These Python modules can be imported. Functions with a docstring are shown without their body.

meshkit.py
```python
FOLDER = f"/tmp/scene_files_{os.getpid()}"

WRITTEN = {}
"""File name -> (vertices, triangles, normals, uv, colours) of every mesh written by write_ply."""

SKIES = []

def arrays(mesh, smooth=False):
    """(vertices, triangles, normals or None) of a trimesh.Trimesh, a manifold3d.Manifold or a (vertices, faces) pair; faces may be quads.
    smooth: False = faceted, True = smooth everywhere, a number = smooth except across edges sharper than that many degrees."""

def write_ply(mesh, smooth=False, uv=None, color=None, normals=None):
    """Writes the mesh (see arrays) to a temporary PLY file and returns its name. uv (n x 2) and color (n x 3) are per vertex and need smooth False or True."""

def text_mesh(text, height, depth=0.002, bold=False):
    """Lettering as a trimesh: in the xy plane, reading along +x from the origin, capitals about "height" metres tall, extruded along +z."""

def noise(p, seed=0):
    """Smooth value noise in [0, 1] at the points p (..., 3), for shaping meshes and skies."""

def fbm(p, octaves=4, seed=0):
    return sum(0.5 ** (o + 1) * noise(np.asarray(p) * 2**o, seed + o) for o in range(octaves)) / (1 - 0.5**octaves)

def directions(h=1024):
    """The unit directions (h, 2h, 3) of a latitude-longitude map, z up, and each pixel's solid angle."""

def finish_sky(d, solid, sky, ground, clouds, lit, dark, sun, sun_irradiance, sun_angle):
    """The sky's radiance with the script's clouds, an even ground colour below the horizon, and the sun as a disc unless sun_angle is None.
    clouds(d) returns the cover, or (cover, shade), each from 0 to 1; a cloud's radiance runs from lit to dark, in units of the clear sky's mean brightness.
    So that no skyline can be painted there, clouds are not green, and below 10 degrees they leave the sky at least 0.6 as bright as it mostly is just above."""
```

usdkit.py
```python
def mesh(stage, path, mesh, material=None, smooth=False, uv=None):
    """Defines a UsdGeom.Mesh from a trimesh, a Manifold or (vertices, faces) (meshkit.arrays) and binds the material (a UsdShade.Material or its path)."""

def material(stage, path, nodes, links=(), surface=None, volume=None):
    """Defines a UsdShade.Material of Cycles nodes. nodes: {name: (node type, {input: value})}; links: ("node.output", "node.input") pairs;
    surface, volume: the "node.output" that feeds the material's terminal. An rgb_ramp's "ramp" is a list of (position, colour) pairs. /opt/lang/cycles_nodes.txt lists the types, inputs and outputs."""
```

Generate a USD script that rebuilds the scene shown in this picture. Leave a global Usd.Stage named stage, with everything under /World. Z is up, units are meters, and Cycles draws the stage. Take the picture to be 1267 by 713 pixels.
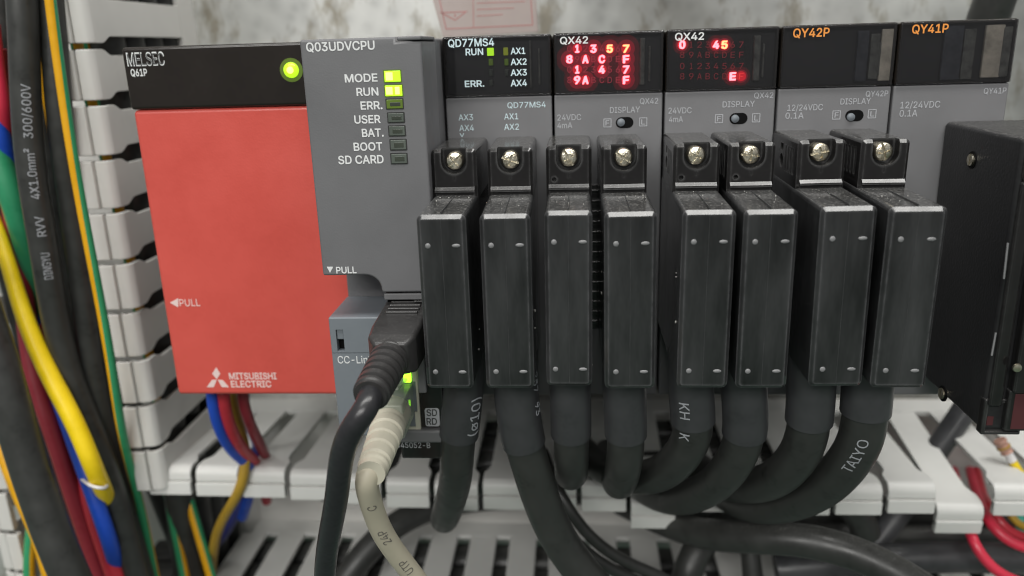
import math, random
import numpy as np, trimesh, manifold3d as m3, usdkit, meshkit
from shapely.geometry import Polygon, LineString, Point, box as sbox
from shapely import affinity, union_all
from scipy.interpolate import CubicSpline
from pxr import Usd, UsdGeom, UsdLux, UsdShade, Gf, Sdf

rng = random.Random(7)
MM = 0.001                                   # everything below is measured in millimetres
stage = Usd.Stage.CreateInMemory()
UsdGeom.SetStageUpAxis(stage, 'Z'); UsdGeom.SetStageMetersPerUnit(stage, 1.0)
UsdGeom.Xform.Define(stage, '/World'); UsdGeom.Scope.Define(stage, '/World/Looks')

# ------------------------------------------------------------------ camera, light, exposure
EYE = np.array([32.296, -212.993, -2.999])
EULER = (0.2894, -0.0096, -0.0748)           # pitch, roll, yaw fitted from the modules' known sizes
FPX = 1005.99                                # focal length in pixels of a 1267 px wide picture
def rot(a, b, c):
    ca, sa, cb, sb, cc, sc = math.cos(a), math.sin(a), math.cos(b), math.sin(b), math.cos(c), math.sin(c)
    X = np.array([[1, 0, 0], [0, ca, -sa], [0, sa, ca]]); Y = np.array([[cb, 0, sb], [0, 1, 0], [-sb, 0, cb]]); Z = np.array([[cc, -sc, 0], [sc, cc, 0], [0, 0, 1]])
    return Z @ Y @ X
RM = rot(*EULER)
right, fwd, up = RM
cam = UsdGeom.Camera.Define(stage, '/World/camera')
M = Gf.Matrix4d(*[float(x) for x in (*right, 0, *up, 0, *(-fwd), 0, *(EYE * MM), 1)])
cam.AddTransformOp().Set(M)
cam.CreateHorizontalApertureAttr(36.0); cam.CreateFocalLengthAttr(36.0 * FPX / 1267)
cam.CreateFStopAttr(36.0 * FPX / 1267 / 2.6); cam.CreateFocusDistanceAttr(0.190)
cam.CreateClippingRangeAttr(Gf.Vec2f(0.01, 50.0))
cam.CreateExposureAttr(0.0)

def material(name, nodes, links, surface='p.BSDF'):
    return usdkit.material(stage, '/World/Looks/' + name, nodes, links, surface=surface)

dome = UsdLux.DomeLight.Define(stage, '/World/room_light')
room = usdkit.material(stage, '/World/Looks/room_light', {
    'tc': ('texture_coordinate', {}), 's': ('separate_xyz', {}),
    'r': ('rgb_ramp', {'ramp': [(0.0, (.09, .125, .105)), (.31, (.13, .20, .155)), (.375, (.18, .215, .19)), (.41, (.21, .21, .21)), (.50, (.27, .27, .27)), (.60, (.34, .34, .34)), (.75, (.46, .46, .455)), (1.0, (.55, .55, .54))]}),
    'm': ('map_range', {'from_min': -1.0, 'from_max': 1.0}),
    'b': ('background_shader', {'strength': 0.85})},
    [('tc.generated', 's.vector'), ('s.z', 'm.value'), ('m.result', 'r.fac'), ('r.color', 'b.color')], surface='b.background')
UsdShade.MaterialBindingAPI.Apply(dome.GetPrim()).Bind(room)

def look_at(pos, target):
    z = np.array(pos, float) - np.array(target, float); z /= np.linalg.norm(z)
    x = np.cross([0, 0, 1.0], z); x /= np.linalg.norm(x); y = np.cross(z, x)
    return Gf.Matrix4d(*[float(v) for v in (*x, 0, *y, 0, *z, 0, *pos, 1)])
def rect_light(name, pos, target, w, h, intensity, color):
    l = UsdLux.RectLight.Define(stage, '/World/' + name)
    l.CreateWidthAttr(w); l.CreateHeightAttr(h); l.CreateIntensityAttr(intensity); l.CreateColorAttr(Gf.Vec3f(*color))
    l.AddTransformOp().Set(look_at(pos, target))
rect_light('ceiling_lamp', (0.10, -0.40, 1.25), (0.03, -0.05, -0.05), 1.7, 0.26, 13.5, (1.0, .985, .95))
rect_light('ceiling_lamp_001', (-0.25, -1.55, 0.85), (0.0, 0.0, -0.08), 1.3, 0.34, 13.5, (1.0, .985, .95))

def at(u, v, Y):
    d = RM.T @ np.array([(u - 633.5) / FPX, 1.0, -(v - 356.5) / FPX])
    return EYE + d * ((Y - EYE[1]) / d[1])

# ------------------------------------------------------------------ prims
used, bases = {}, {}
def numbered(parent, name):
    k = (parent, name); n = used.get(k, -1) + 1; used[k] = n
    return f'{parent}/{name}' + (f'_{n:03d}' if n else '')
def tag(prim, label=None, cat=None, group=None, kind=None):
    for k, v in (('label', label), ('category', cat), ('group', group), ('kind', kind)):
        if v: prim.SetCustomDataByKey(k, v)
    return prim
def thing(name, label, cat, base=(0, 0, 0), group=None, turn=None):
    p = numbered('/World', name); x = UsdGeom.Xform.Define(stage, p)
    x.AddTranslateOp().Set(Gf.Vec3d(*[float(b) * MM for b in base])); bases[p] = np.array(base, float)
    if turn: x.AddRotateXYZOp().Set(Gf.Vec3f(*turn))
    tag(x.GetPrim(), label, cat, group); return p
def obj(name, mesh, mat, parent='/World', smooth=40, label=None, cat=None, group=None, kind=None):
    v, f, n = meshkit.arrays(mesh, False)
    base = bases.get(parent, np.zeros(3))
    p = numbered(parent, name)
    if parent != '/World': bases[p] = base
    m = usdkit.mesh(stage, p, trimesh.Trimesh((v - base) * MM, f, process=False), mat, smooth=smooth)
    tag(m.GetPrim(), label, cat, group, kind); return p
def join(*ms):
    out, n = [], 0; fs = []
    for m in ms:
        v, f, _ = meshkit.arrays(m, False); out.append(v); fs.append(f + n); n += len(v)
    return trimesh.Trimesh(np.vstack(out), np.vstack(fs), process=False)

# ------------------------------------------------------------------ shapes
def rbox(x0, x1, y0, y1, z0, z1, r=0.5, seg=12):
    r = min(r, (x1 - x0) / 2.01, (y1 - y0) / 2.01, (z1 - z0) / 2.01)
    s = m3.Manifold.sphere(r, seg)
    return m3.Manifold.batch_hull([s.translate([a, b, c]) for a in (x0 + r, x1 - r) for b in (y0 + r, y1 - r) for c in (z0 + r, z1 - r)])
def offset_ring(ring, d):
    p = np.asarray(ring, float); a = p - np.roll(p, 1, 0); b = np.roll(p, -1, 0) - p
    a /= np.linalg.norm(a, axis=1, keepdims=True); b /= np.linalg.norm(b, axis=1, keepdims=True)
    na, nb = np.stack([-a[:, 1], a[:, 0]], 1), np.stack([-b[:, 1], b[:, 0]], 1)
    m = na + nb; m /= np.maximum((m * m).sum(1, keepdims=True), 0.3) / 2
    return p + m * d
def prism(ring, depth, bev=0.0, steps=3, both=False):
    """ring (x, y) extruded from z = 0 up to z = depth, its top edge (and bottom edge) rounded"""
    g = Polygon(ring)
    ring = np.asarray(ring, float)
    if not g.exterior.is_ccw: ring = ring[::-1]
    levels = []
    th = np.linspace(0, math.pi / 2, steps + 1)
    if both and bev: levels += [(bev * math.sin(t), bev * (1 - math.cos(t)), ) [::1] for t in []]
    lo = [(bev * (1 - math.sin(t)), bev * (1 - math.cos(t))) for t in th] if both and bev else [(0, 0)]
    hi = [(bev * (1 - math.cos(t)), depth - bev * (1 - math.sin(t))) for t in th] if bev else [(0, depth)]
    levels = lo + hi
    rings = [np.c_[offset_ring(ring, i), np.full(len(ring), z)] for i, z in levels]
    n = len(ring); v = np.vstack(rings); f = []
    for k in range(len(rings) - 1):
        for i in range(n):
            j = (i + 1) % n; a, b, c, d = k * n + i, k * n + j, (k + 1) * n + j, (k + 1) * n + i
            f += [[a, b, c], [a, c, d]]
    import mapbox_earcut as ec
    for k, flip in ((0, True), (len(rings) - 1, False)):
        t = ec.triangulate_float64(rings[k][:, :2].astype(np.float64), np.array([n], np.uint32)).reshape(-1, 3).astype(int)
        for tri in t:
            p = rings[k][tri, :2]; ar = (p[1, 0] - p[0, 0]) * (p[2, 1] - p[0, 1]) - (p[2, 0] - p[0, 0]) * (p[1, 1] - p[0, 1])
            tri = tri if ar > 0 else tri[::-1]
            f.append(list((tri[::-1] if flip else tri) + k * n))
    return trimesh.Trimesh(v, np.array(f), process=False)
def frame(mesh, o, ex, ey, ez):
    v, f, _ = meshkit.arrays(mesh, False); B = np.array([ex, ey, ez], float)
    if np.linalg.det(B) < 0: f = f[:, ::-1]
    return trimesh.Trimesh(np.asarray(o, float) + v @ B, f, process=False)
def front(mesh, y):                           # local (x, y, z) -> world (X, Z, towards the viewer from y)
    return frame(mesh, (0, y, 0), (1, 0, 0), (0, 0, 1), (0, -1, 0))
def plate(ring, y_front, y_back, bev=0.4):    # an outline in (X, Z) with rounded front edge
    return front(prism(ring, y_back - y_front, bev), y_back)
def rrect(x0, x1, z0, z1, r=0.5, n=4):
    pts = []
    for cx, cz, a in ((x1 - r, z1 - r, 0), (x0 + r, z1 - r, 90), (x0 + r, z0 + r, 180), (x1 - r, z0 + r, 270)):
        for k in range(n + 1):
            t = math.radians(a + 90 * k / n); pts.append((cx + r * math.cos(t), cz + r * math.sin(t)))
    return pts
def spline(points, step=1.6):
    p = np.asarray(points, float); d = np.r_[0, np.cumsum(np.sqrt(np.linalg.norm(np.diff(p, axis=0), axis=1)))]
    cs = CubicSpline(d, p, bc_type='natural'); q = cs(np.linspace(0, d[-1], 400))
    s = np.r_[0, np.cumsum(np.linalg.norm(np.diff(q, axis=0), axis=1))]
    n = max(4, int(s[-1] / step)); return np.stack([np.interp(np.linspace(0, s[-1], n), s, q[:, k]) for k in range(3)], 1)
def frames(p):
    t = np.gradient(p, axis=0); t /= np.linalg.norm(t, axis=1, keepdims=True)
    a = np.cross(t[0], [0, 1, 0] if abs(t[0, 1]) < .8 else [1, 0, 0]); a /= np.linalg.norm(a); A = [a]
    for k in range(1, len(p)):
        a = A[-1] - t[k] * (A[-1] @ t[k]); A.append(a / np.linalg.norm(a))
    A = np.array(A); return t, A, np.cross(t, A)
def tube(path, r, sides=20, arc=None, twist=0.0):
    """a closed tube; r a number or one per point. arc = (start, end) in turns makes only a strip of the skin"""
    p = np.asarray(path, float); n = len(p); t, A, B = frames(p); r = np.broadcast_to(np.asarray(r, float), (n,))
    closed = arc is None
    ang = np.arange(sides) * 2 * math.pi / sides if closed else np.linspace(arc[0], arc[1], sides) * 2 * math.pi
    tw = np.linspace(0, twist, n) * 2 * math.pi
    th = ang[None] + tw[:, None]
    v = p[:, None] + r[:, None, None] * (np.cos(th)[..., None] * A[:, None] + np.sin(th)[..., None] * B[:, None])
    v = v.reshape(-1, 3); f = []
    m = sides if closed else sides - 1
    for i in range(n - 1):
        for j in range(m):
            a, b = i * sides + j, i * sides + (j + 1) % sides
            f += [[a, b, b + sides], [a, b + sides, a + sides]]
    if closed:
        v = np.vstack([v, p[0], p[-1]]); c0, c1 = len(v) - 2, len(v) - 1
        for j in range(sides):
            k = (j + 1) % sides; f += [[c0, k, j], [c1, (n - 1) * sides + j, (n - 1) * sides + k]]
    return trimesh.Trimesh(v, np.array(f), process=False)
def rod(a, b, r, sides=20): return tube(np.linspace(a, b, 2), r, sides)
def lathe(profile, o, axis, sides=24):        # profile (distance along axis, radius)
    a = np.array(axis, float); a /= np.linalg.norm(a)
    pr = np.array(profile, float); p = np.asarray(o, float) + pr[:, :1] * a
    e = np.cross(a, [0, 0, 1] if abs(a[2]) < .9 else [1, 0, 0]); e /= np.linalg.norm(e); g = np.cross(a, e); n = len(pr)
    ang = np.arange(sides) * 2 * math.pi / sides
    v = (p[:, None] + pr[:, 1][:, None, None] * (np.cos(ang)[None, :, None] * e + np.sin(ang)[None, :, None] * g)).reshape(-1, 3); f = []
    for i in range(n - 1):
        for j in range(sides):
            k = i * sides + j; l = i * sides + (j + 1) % sides
            f += [[k, l, l + sides], [k, l + sides, k + sides]]
    v = np.vstack([v, p[0], p[-1]])
    for j in range(sides):
        k = (j + 1) % sides; f += [[len(v) - 2, k, j], [len(v) - 1, (n - 1) * sides + j, (n - 1) * sides + k]]
    return trimesh.Trimesh(v, np.array(f), process=False)
def cut(a, *bs):
    for b in bs: a = a - b
    return a
def cyl(o, axis, length, r, seg=28):
    c = m3.Manifold.cylinder(length, r, r, seg)
    R = trimesh.geometry.align_vectors([0, 0, 1], axis)[:3, :3]
    return c.transform(np.c_[R, np.asarray(o, float)])
def block(x0, x1, y0, y1, z0, z1): return m3.Manifold.cube([x1 - x0, y1 - y0, z1 - z0]).translate([x0, y0, z0])

INK = 0.06
def lettering(text, p0, p1, cap, Y, bold=False):
    """flat print on the plane Y: baseline from pixel p0 to p1 of the photograph's measurements, capitals cap px tall"""
    a, b = at(*p0, Y), at(*p1, Y); h = np.linalg.norm(at(p0[0], p0[1] - cap, Y) - a)
    m = meshkit.text_mesh(text, 1.0, INK, bold); v = np.array(m.vertices); x0, x1 = v[:, 0].min(), v[:, 0].max()
    v[:, 0] = (v[:, 0] - x0) * (b[0] - a[0]) / (x1 - x0) + a[0]; v[:, 1] = v[:, 1] * h + (a[2] + b[2]) / 2
    return front(trimesh.Trimesh(v, m.faces, process=False), Y)
def wrap_text(text, path, s0, height, r, turn=0.0, backwards=False, stretch=1.0):
    """print round a cable, starting s0 mm along the path, facing the viewer (turn in radians round the cable)"""
    p = np.asarray(path, float); p = p[::-1] if backwards else p
    s = np.r_[0, np.cumsum(np.linalg.norm(np.diff(p, axis=0), axis=1))]
    m = meshkit.text_mesh(text, height, INK); m = m.subdivide_to_size(height * 0.6) if len(m.faces) < 4000 else m
    v = np.array(m.vertices); x = (v[:, 0] - v[:, 0].min()) * stretch + s0
    P = np.stack([np.interp(x, s, p[:, k]) for k in range(3)], 1); t0 = np.gradient(p, axis=0); T = np.stack([np.interp(x, s, t0[:, k]) for k in range(3)], 1)
    T /= np.linalg.norm(T, axis=1, keepdims=True)
    n = EYE - P; n -= T * (n * T).sum(1, keepdims=True); n /= np.linalg.norm(n, axis=1, keepdims=True); u = np.cross(n, T)
    a = (v[:, 1] - height / 2) / r + turn; rr = r + 0.01 + v[:, 2]
    return trimesh.Trimesh(P + rr[:, None] * (np.cos(a)[:, None] * n + np.sin(a)[:, None] * u), m.faces, process=False)

# ------------------------------------------------------------------ materials
def plastic(name, color, rough=0.45, var=0.12, scale=60.0, grain=2600.0, bump=0.08, dust=0.0, spec=0.5, rough_var=0.12, dust_all=0.0, edge_light=None):
    c = np.array(color, float)
    nodes = {'g': ('geometry', {}),
             'mp': ('mapping', {'scale': (scale,) * 3 if np.ndim(scale) == 0 else scale}), 'n': ('noise_texture', {'scale': 1.0, 'detail': 5.0, 'roughness': .6}), 'f': ('noise_texture', {'scale': grain, 'detail': 2.0}),
             'c': ('rgb_ramp', {'ramp': [(0.25, tuple(c * (1 - var))), (0.75, tuple(np.minimum(c * (1 + var), 1)))]}),
             'r': ('map_range', {'from_min': .3, 'from_max': .7, 'to_min': rough - rough_var, 'to_max': rough + rough_var}),
             'b': ('bump', {'strength': bump, 'distance': 0.0002}), 'p': ('principled_bsdf', {'specular_ior_level': spec})}
    links = [('g.position', 'mp.vector'), ('mp.vector', 'n.vector'), ('g.position', 'f.vector'), ('n.fac', 'c.fac'), ('n.fac', 'r.value'), ('r.result', 'p.roughness'), ('f.fac', 'b.height'), ('b.normal', 'p.normal')]
    if dust:
        nodes |= {'s': ('separate_xyz', {}), 'u': ('map_range', {'from_min': .55, 'from_max': .95, 'to_min': dust_all, 'to_max': 1.0, 'clamp': True}),
                  'd1': ('noise_texture', {'scale': 1500.0, 'detail': 6.0, 'roughness': .75}), 'd2': ('map_range', {'from_min': .53, 'from_max': .66, 'to_min': .10, 'to_max': 1.0, 'clamp': True}),
                  'mu': ('math', {'math_type': 'multiply'}), 'mu2': ('math', {'math_type': 'multiply', 'value2': dust}),
                  'mx': ('mix_color', {'b': (.40, .39, .37), 'use_clamp': True})}
        links += [('g.normal', 's.vector'), ('s.z', 'u.value'), ('g.position', 'd1.vector'), ('d1.fac', 'd2.value'), ('u.result', 'mu.value1'), ('d2.result', 'mu.value2'),
                  ('mu.value', 'mu2.value1'), ('mu2.value', 'mx.fac'), ('c.color', 'mx.a'), ('mx.result', 'p.base_color')]
    if edge_light:  # worn edges and edge highlights, both put in as a paler colour
        nodes |= {'bv': ('bevel', {'samples': 6, 'radius': .0011}), 'dp': ('vector_math', {'math_type': 'dot_product'}), 'wr': ('map_range', {'from_min': .985, 'from_max': .86, 'to_min': 0., 'to_max': 1., 'clamp': True}),
                  'wn': ('noise_texture', {'scale': 420., 'detail': 3.}), 'wm': ('map_range', {'from_min': .35, 'from_max': .6, 'to_min': .45, 'to_max': 1., 'clamp': True}), 'wx': ('math', {'math_type': 'multiply'}), 'wc': ('mix_color', {'b': edge_light})}
        links = [l for l in links if l[1] != 'p.base_color'] + [('bv.bevel', 'dp.vector1'), ('g.true_normal', 'dp.vector2'), ('dp.value', 'wr.value'), ('g.position', 'wn.vector'), ('wn.fac', 'wm.value'), ('wr.result', 'wx.value1'), ('wm.result', 'wx.value2'), ('wx.value', 'wc.fac'), ('mx.result' if dust else 'c.color', 'wc.a'), ('wc.result', 'p.base_color')]
    elif not dust:
        links.append(('c.color', 'p.base_color'))
    return material(name, nodes, links)
def flat(name, color, rough=0.5, spec=0.4):
    return material(name, {'p': ('principled_bsdf', {'base_color': color, 'roughness': rough, 'specular_ior_level': spec})}, [])
def emit(name, color, strength, base=(.05, .05, .05)):
    return material(name, {'p': ('principled_bsdf', {'base_color': base, 'roughness': .3, 'emission_color': color, 'emission_strength': strength})}, [])

GREY = plastic('grey_plastic', (.168, .168, .174), .50, .05, bump=.10)
LID = plastic('dark_grey_plastic', (.137, .137, .143), .50, .05, bump=.12)
SLATE = plastic('slate_plastic', (.16, .18, .20), .50, .05, bump=.08)
RED = plastic('red_plastic', (.60, .086, .067), .36, .07, 45., bump=.18, rough_var=.14)
SMOKE = plastic('smoky_black_plastic', (.015, .012, .010), .14, .2, rough_var=.05, bump=.01)
BLACK = plastic('black_plastic', (.010, .0095, .0095), .17, .25, 90., rough_var=.06, bump=.015, dust=.55, dust_all=.006, edge_light=(.07, .07, .07))
HOUSING = plastic('black_housing', (.020, .0205, .021), .15, .95, (120., 40., 26.), rough_var=.09, bump=.012, dust=.50, dust_all=.012, edge_light=(.115, .115, .12))  # streaky tone puts soft room reflections and smears into the colour
BLACK_RIB = plastic('textured_black_plastic', (.016, .016, .017), .45, .2, bump=.35, grain=1400., dust=.45)
MARK = plastic('pale_mark', (.20, .20, .205), .4, .1)  # pale tone puts the gloss of the moulding marks into the colour
SLEEVE = plastic('shrink_sleeve', (.046, .047, .050), .38, .2, 120., bump=.12)
CABLE = plastic('black_cable', (.032, .033, .031), .40, .25, 150., bump=.12, dust=.25)
CABLE_SHINY = plastic('glossy_black_cable', (.018, .018, .020), .30, .2, 150., bump=.05)
RUBBER = plastic('black_rubber', (.030, .029, .029), .36, .2, 150., bump=.08, dust=.10)
DUCT = plastic('grey_duct', (.66, .65, .62), .38, .06, 40., bump=.05)
DUCT_DUSTY = plastic('grey_duct_dusty', (.67, .67, .645), .42, .07, 40., bump=.06, dust=.0)
PRINT = flat('white_print', (.70, .71, .71)); PRINT_DIM = flat('grey_print', (.42, .43, .45)); PRINT_COOL = flat('pale_blue_print', (.62, .76, .80))
PRINT_ORANGE = flat('orange_print', (.80, .30, .06)); PRINT_PINK = flat('pinkish_white_print', (.78, .60, .57)); PRINT_DARK = flat('dark_print', (.05, .05, .05))
PRINT_CABLE = flat('cable_print', (.37, .385, .41)); PRINT_BLACK = flat('grey_ink', (.16, .15, .13)); PRINT_OFF = emit('glowing_unlit_digit', (1.0, .08, .14), .34, (.10, .03, .03)); PRINT_DEAD = emit('glowing_unlit_digit_dim', (1.0, .06, .09), .15, (.09, .03, .03))  # unlit digits are given a faint glow of their own
BACKING = plastic('display_backing', (.006, .005, .0055), .4, .2, bump=.02)
STRIP = plastic('clear_bar', (.085, .085, .075), .4, .6, 500.); PALE_REFLECTION = plastic('pale_reflection_bar', (.42, .38, .31), .35, .35, 260.); BLUE_BAR = plastic('bluish_bar', (.035, .037, .045), .3, .4, 200.)
HOLE = flat('black_hollow', (.004, .004, .004), .6, .1)
LED_G = emit('green_lamp', (.50, .95, .02), 1.15, (.2, .4, .02)); LED_HOT = emit('green_lamp_core', (.85, 1.0, .20), 2.0); LED_PORT = emit('bright_green_lamp', (.36, 1.0, .03), 2.6)
LED_SPILL = emit('green_lamp_dim_spill', (.45, .75, .02), .10, (.06, .09, .02)); LED_DIM = plastic('unlit_lamp', (.085, .10, .085), .35, .2); LED_OFF = plastic('unlit_lamp_dark', (.042, .050, .038), .3, .2)
MARK_DIM = plastic('seam_mark', (.040, .041, .042), .3, .3, 200.)
LED_HALF = emit('yellow_lamp_dim', (.7, .8, .05), .28, (.05, .06, .01))
DIGIT = emit('red_digit', (1.0, .10, .12), 10.0); DIGIT_HOT = emit('red_digit_orange', (1.0, .15, .06), 9.5); DIGIT_LOW = emit('red_digit_low', (1.0, .03, .03), 1.2)
HALO = emit('digit_halo', (1.0, .012, .06), .22, (.03, .01, .012)); HALO2 = emit('digit_halo_edge', (1.0, .02, .05), .05, (.03, .01, .012)); HALO0 = emit('digit_halo_core', (1.0, .01, .03), .75, (.03, .01, .012))
NICKEL = material('nickel_screw', {'g': ('geometry', {}), 'n': ('noise_texture', {'scale': 900., 'detail': 4.}), 'c': ('rgb_ramp', {'ramp': [(.3, (.50, .44, .32)), (.7, (.80, .76, .64))]}),
    'f': ('noise_texture', {'scale': 2500.}), 'b': ('bump', {'strength': .35, 'distance': .0003}), 'p': ('principled_bsdf', {'metallic': 1.0, 'roughness': .30})},
    [('g.position', 'n.vector'), ('n.fac', 'c.fac'), ('c.color', 'p.base_color'), ('g.position', 'f.vector'), ('f.fac', 'b.height'), ('b.normal', 'p.normal')])
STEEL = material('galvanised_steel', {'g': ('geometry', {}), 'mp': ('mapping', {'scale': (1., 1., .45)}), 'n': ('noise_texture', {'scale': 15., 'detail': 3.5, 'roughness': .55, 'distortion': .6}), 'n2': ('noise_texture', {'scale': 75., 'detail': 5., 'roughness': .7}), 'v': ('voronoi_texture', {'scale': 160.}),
    's': ('separate_xyz', {}), 'mx': ('map_range', {'from_min': -.06, 'from_max': .06, 'to_min': .13, 'to_max': -.05, 'clamp': True}), 'ad': ('math', {'math_type': 'add'}),  # brighter left side and grey blotches paint blurred reflections into the colour
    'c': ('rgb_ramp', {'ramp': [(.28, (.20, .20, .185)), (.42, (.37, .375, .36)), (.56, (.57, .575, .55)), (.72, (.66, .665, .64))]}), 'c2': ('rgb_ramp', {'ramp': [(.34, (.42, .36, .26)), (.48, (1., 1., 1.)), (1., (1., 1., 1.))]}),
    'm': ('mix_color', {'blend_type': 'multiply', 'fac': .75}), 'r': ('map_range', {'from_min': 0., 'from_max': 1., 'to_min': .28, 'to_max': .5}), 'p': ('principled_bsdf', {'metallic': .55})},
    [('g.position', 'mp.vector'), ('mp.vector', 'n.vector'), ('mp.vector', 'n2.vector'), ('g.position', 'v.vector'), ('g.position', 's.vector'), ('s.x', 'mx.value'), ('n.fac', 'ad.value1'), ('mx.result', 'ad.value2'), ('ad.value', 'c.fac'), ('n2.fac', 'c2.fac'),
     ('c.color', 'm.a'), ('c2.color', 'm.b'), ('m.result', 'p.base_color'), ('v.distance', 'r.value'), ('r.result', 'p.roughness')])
PANE = material('clear_cover', {'t': ('transparent_bsdf', {'color': (.80, .80, .81)}), 'g': ('glossy_bsdf', {'roughness': .05, 'color': (1., 1., 1.)}), 'f': ('fresnel', {'IOR': 1.5}), 'x': ('mix_closure', {})},
    [('f.fac', 'x.fac'), ('t.BSDF', 'x.closure1'), ('g.BSDF', 'x.closure2')], 'x.closure')
CLEAR_PLUG = material('clear_plug', {'t': ('transparent_bsdf', {'color': (.86, .90, .85)}), 'd': ('principled_bsdf', {'base_color': (.55, .58, .50), 'roughness': .2}), 'x': ('mix_closure', {'fac': .45})},
    [('t.BSDF', 'x.closure1'), ('d.BSDF', 'x.closure2')], 'x.closure')
LABEL_FILM = material('pink_film', {'t': ('transparent_bsdf', {'color': (.93, .86, .84)}), 'd': ('principled_bsdf', {'base_color': (.44, .385, .365), 'roughness': .3}), 'x': ('mix_closure', {'fac': .62})},
    [('t.BSDF', 'x.closure1'), ('d.BSDF', 'x.closure2')], 'x.closure')
FILM_PRINT = flat('faded_red_print', (.40, .18, .17))
CREAM = plastic('cream_boot', (.60, .57, .46), .45, .05, 150.); CREAM_CABLE = plastic('beige_cable', (.48, .44, .34), .45, .08, 90.)
IVORY = plastic('ivory_plastic', (.55, .53, .44), .4, .08)
def wire(name, c, rough=.38): return plastic(name, c, rough, .10, 120., bump=.05)
W_RED = wire('red_wire', (.48, .028, .045)); W_DKRED = wire('dark_red_wire', (.26, .022, .035)); W_BLUE = wire('blue_wire', (.015, .075, .50)); W_YEL = wire('yellow_wire', (.86, .62, .010))
W_GOLD = wire('golden_wire', (.72, .36, .006)); W_GREEN = wire('green_wire', (.030, .26, .12)); W_STRIPE = wire('green_stripe', (.035, .30, .13)); W_MUSTARD = wire('mustard_wire', (.42, .26, .03)); W_NAVY = wire('navy_wire', (.03, .035, .16))
W_BRIGHT = wire('bright_red_wire', (.62, .030, .065)); W_TEAL = wire('teal_wire', (.05, .40, .30)); BLACK_IN = CABLE; COPPER = wire('pinkish_brown_lug', (.45, .25, .19)); W_WHITE = wire('white_plastic', (.70, .68, .68))
FRAME_DARK = flat('lamp_frame_dark', (.035, .036, .035), .5, .3)
W_DUST = flat('dust_fleck', (.50, .49, .46), .8, .2)
RED_LABEL = flat('dull_red_label', (.065, .018, .02))

# ------------------------------------------------------------------ back panel and wire ducts
PY = 98.0
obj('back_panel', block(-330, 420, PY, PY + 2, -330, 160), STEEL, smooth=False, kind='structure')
PITCH, DX, DZ = 16.42, -107.8, -143.5
def finger(width_pitch, tip=73.0, slot=5.6, neck=1.7):
    wb, wt = (width_pitch - slot) / 2, (width_pitch - neck) / 2; a1 = tip - 11.5; a2 = tip - 6; a3 = tip - 3
    def ease(s): return [(a1 + (a2 - a1) * k / 6, s * (wb + (wt - wb) * (.5 - .5 * math.cos(math.pi * k / 6)))) for k in range(7)]
    ring = [(12.02, -wb)] + ease(-1) + [(a3, -wt)] + [(a3, wt)] + ease(1)[::-1] + [(12.02, wb)]
    body = frame(prism(ring, 1.7, .25, 2, True), (0, 0, -1.7), (1, 0, 0), (0, 1, 0), (0, 0, 1))
    arc = [(a3 + 2.2 * math.sin(t), -.85 - (2.2 - 2.2 * math.cos(t))) for t in np.linspace(0, math.pi / 2, 7)]
    prof = LineString([(a3 - .5, -.85)] + arc + [(a3 + 2.2, -9.3)]).buffer(.85, quad_segs=3)
    prof = union_all([prof, sbox(a3 + 1.6, -9.8, a3 + 3.5, -5.7).buffer(.3, quad_segs=2)]).difference(sbox(a3 + 1.9, -5.3, a3 + 5, -4.75)).simplify(.05)
    ring = list(prof.exterior.coords)[:-1]
    tipm = frame(prism(ring, 2 * wt, .45, 2, True), (0, wt, 0), (1, 0, 0), (0, 0, 1), (0, -1, 0))
    return join(body, tipm)
F = finger(PITCH, 71.0)
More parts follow.
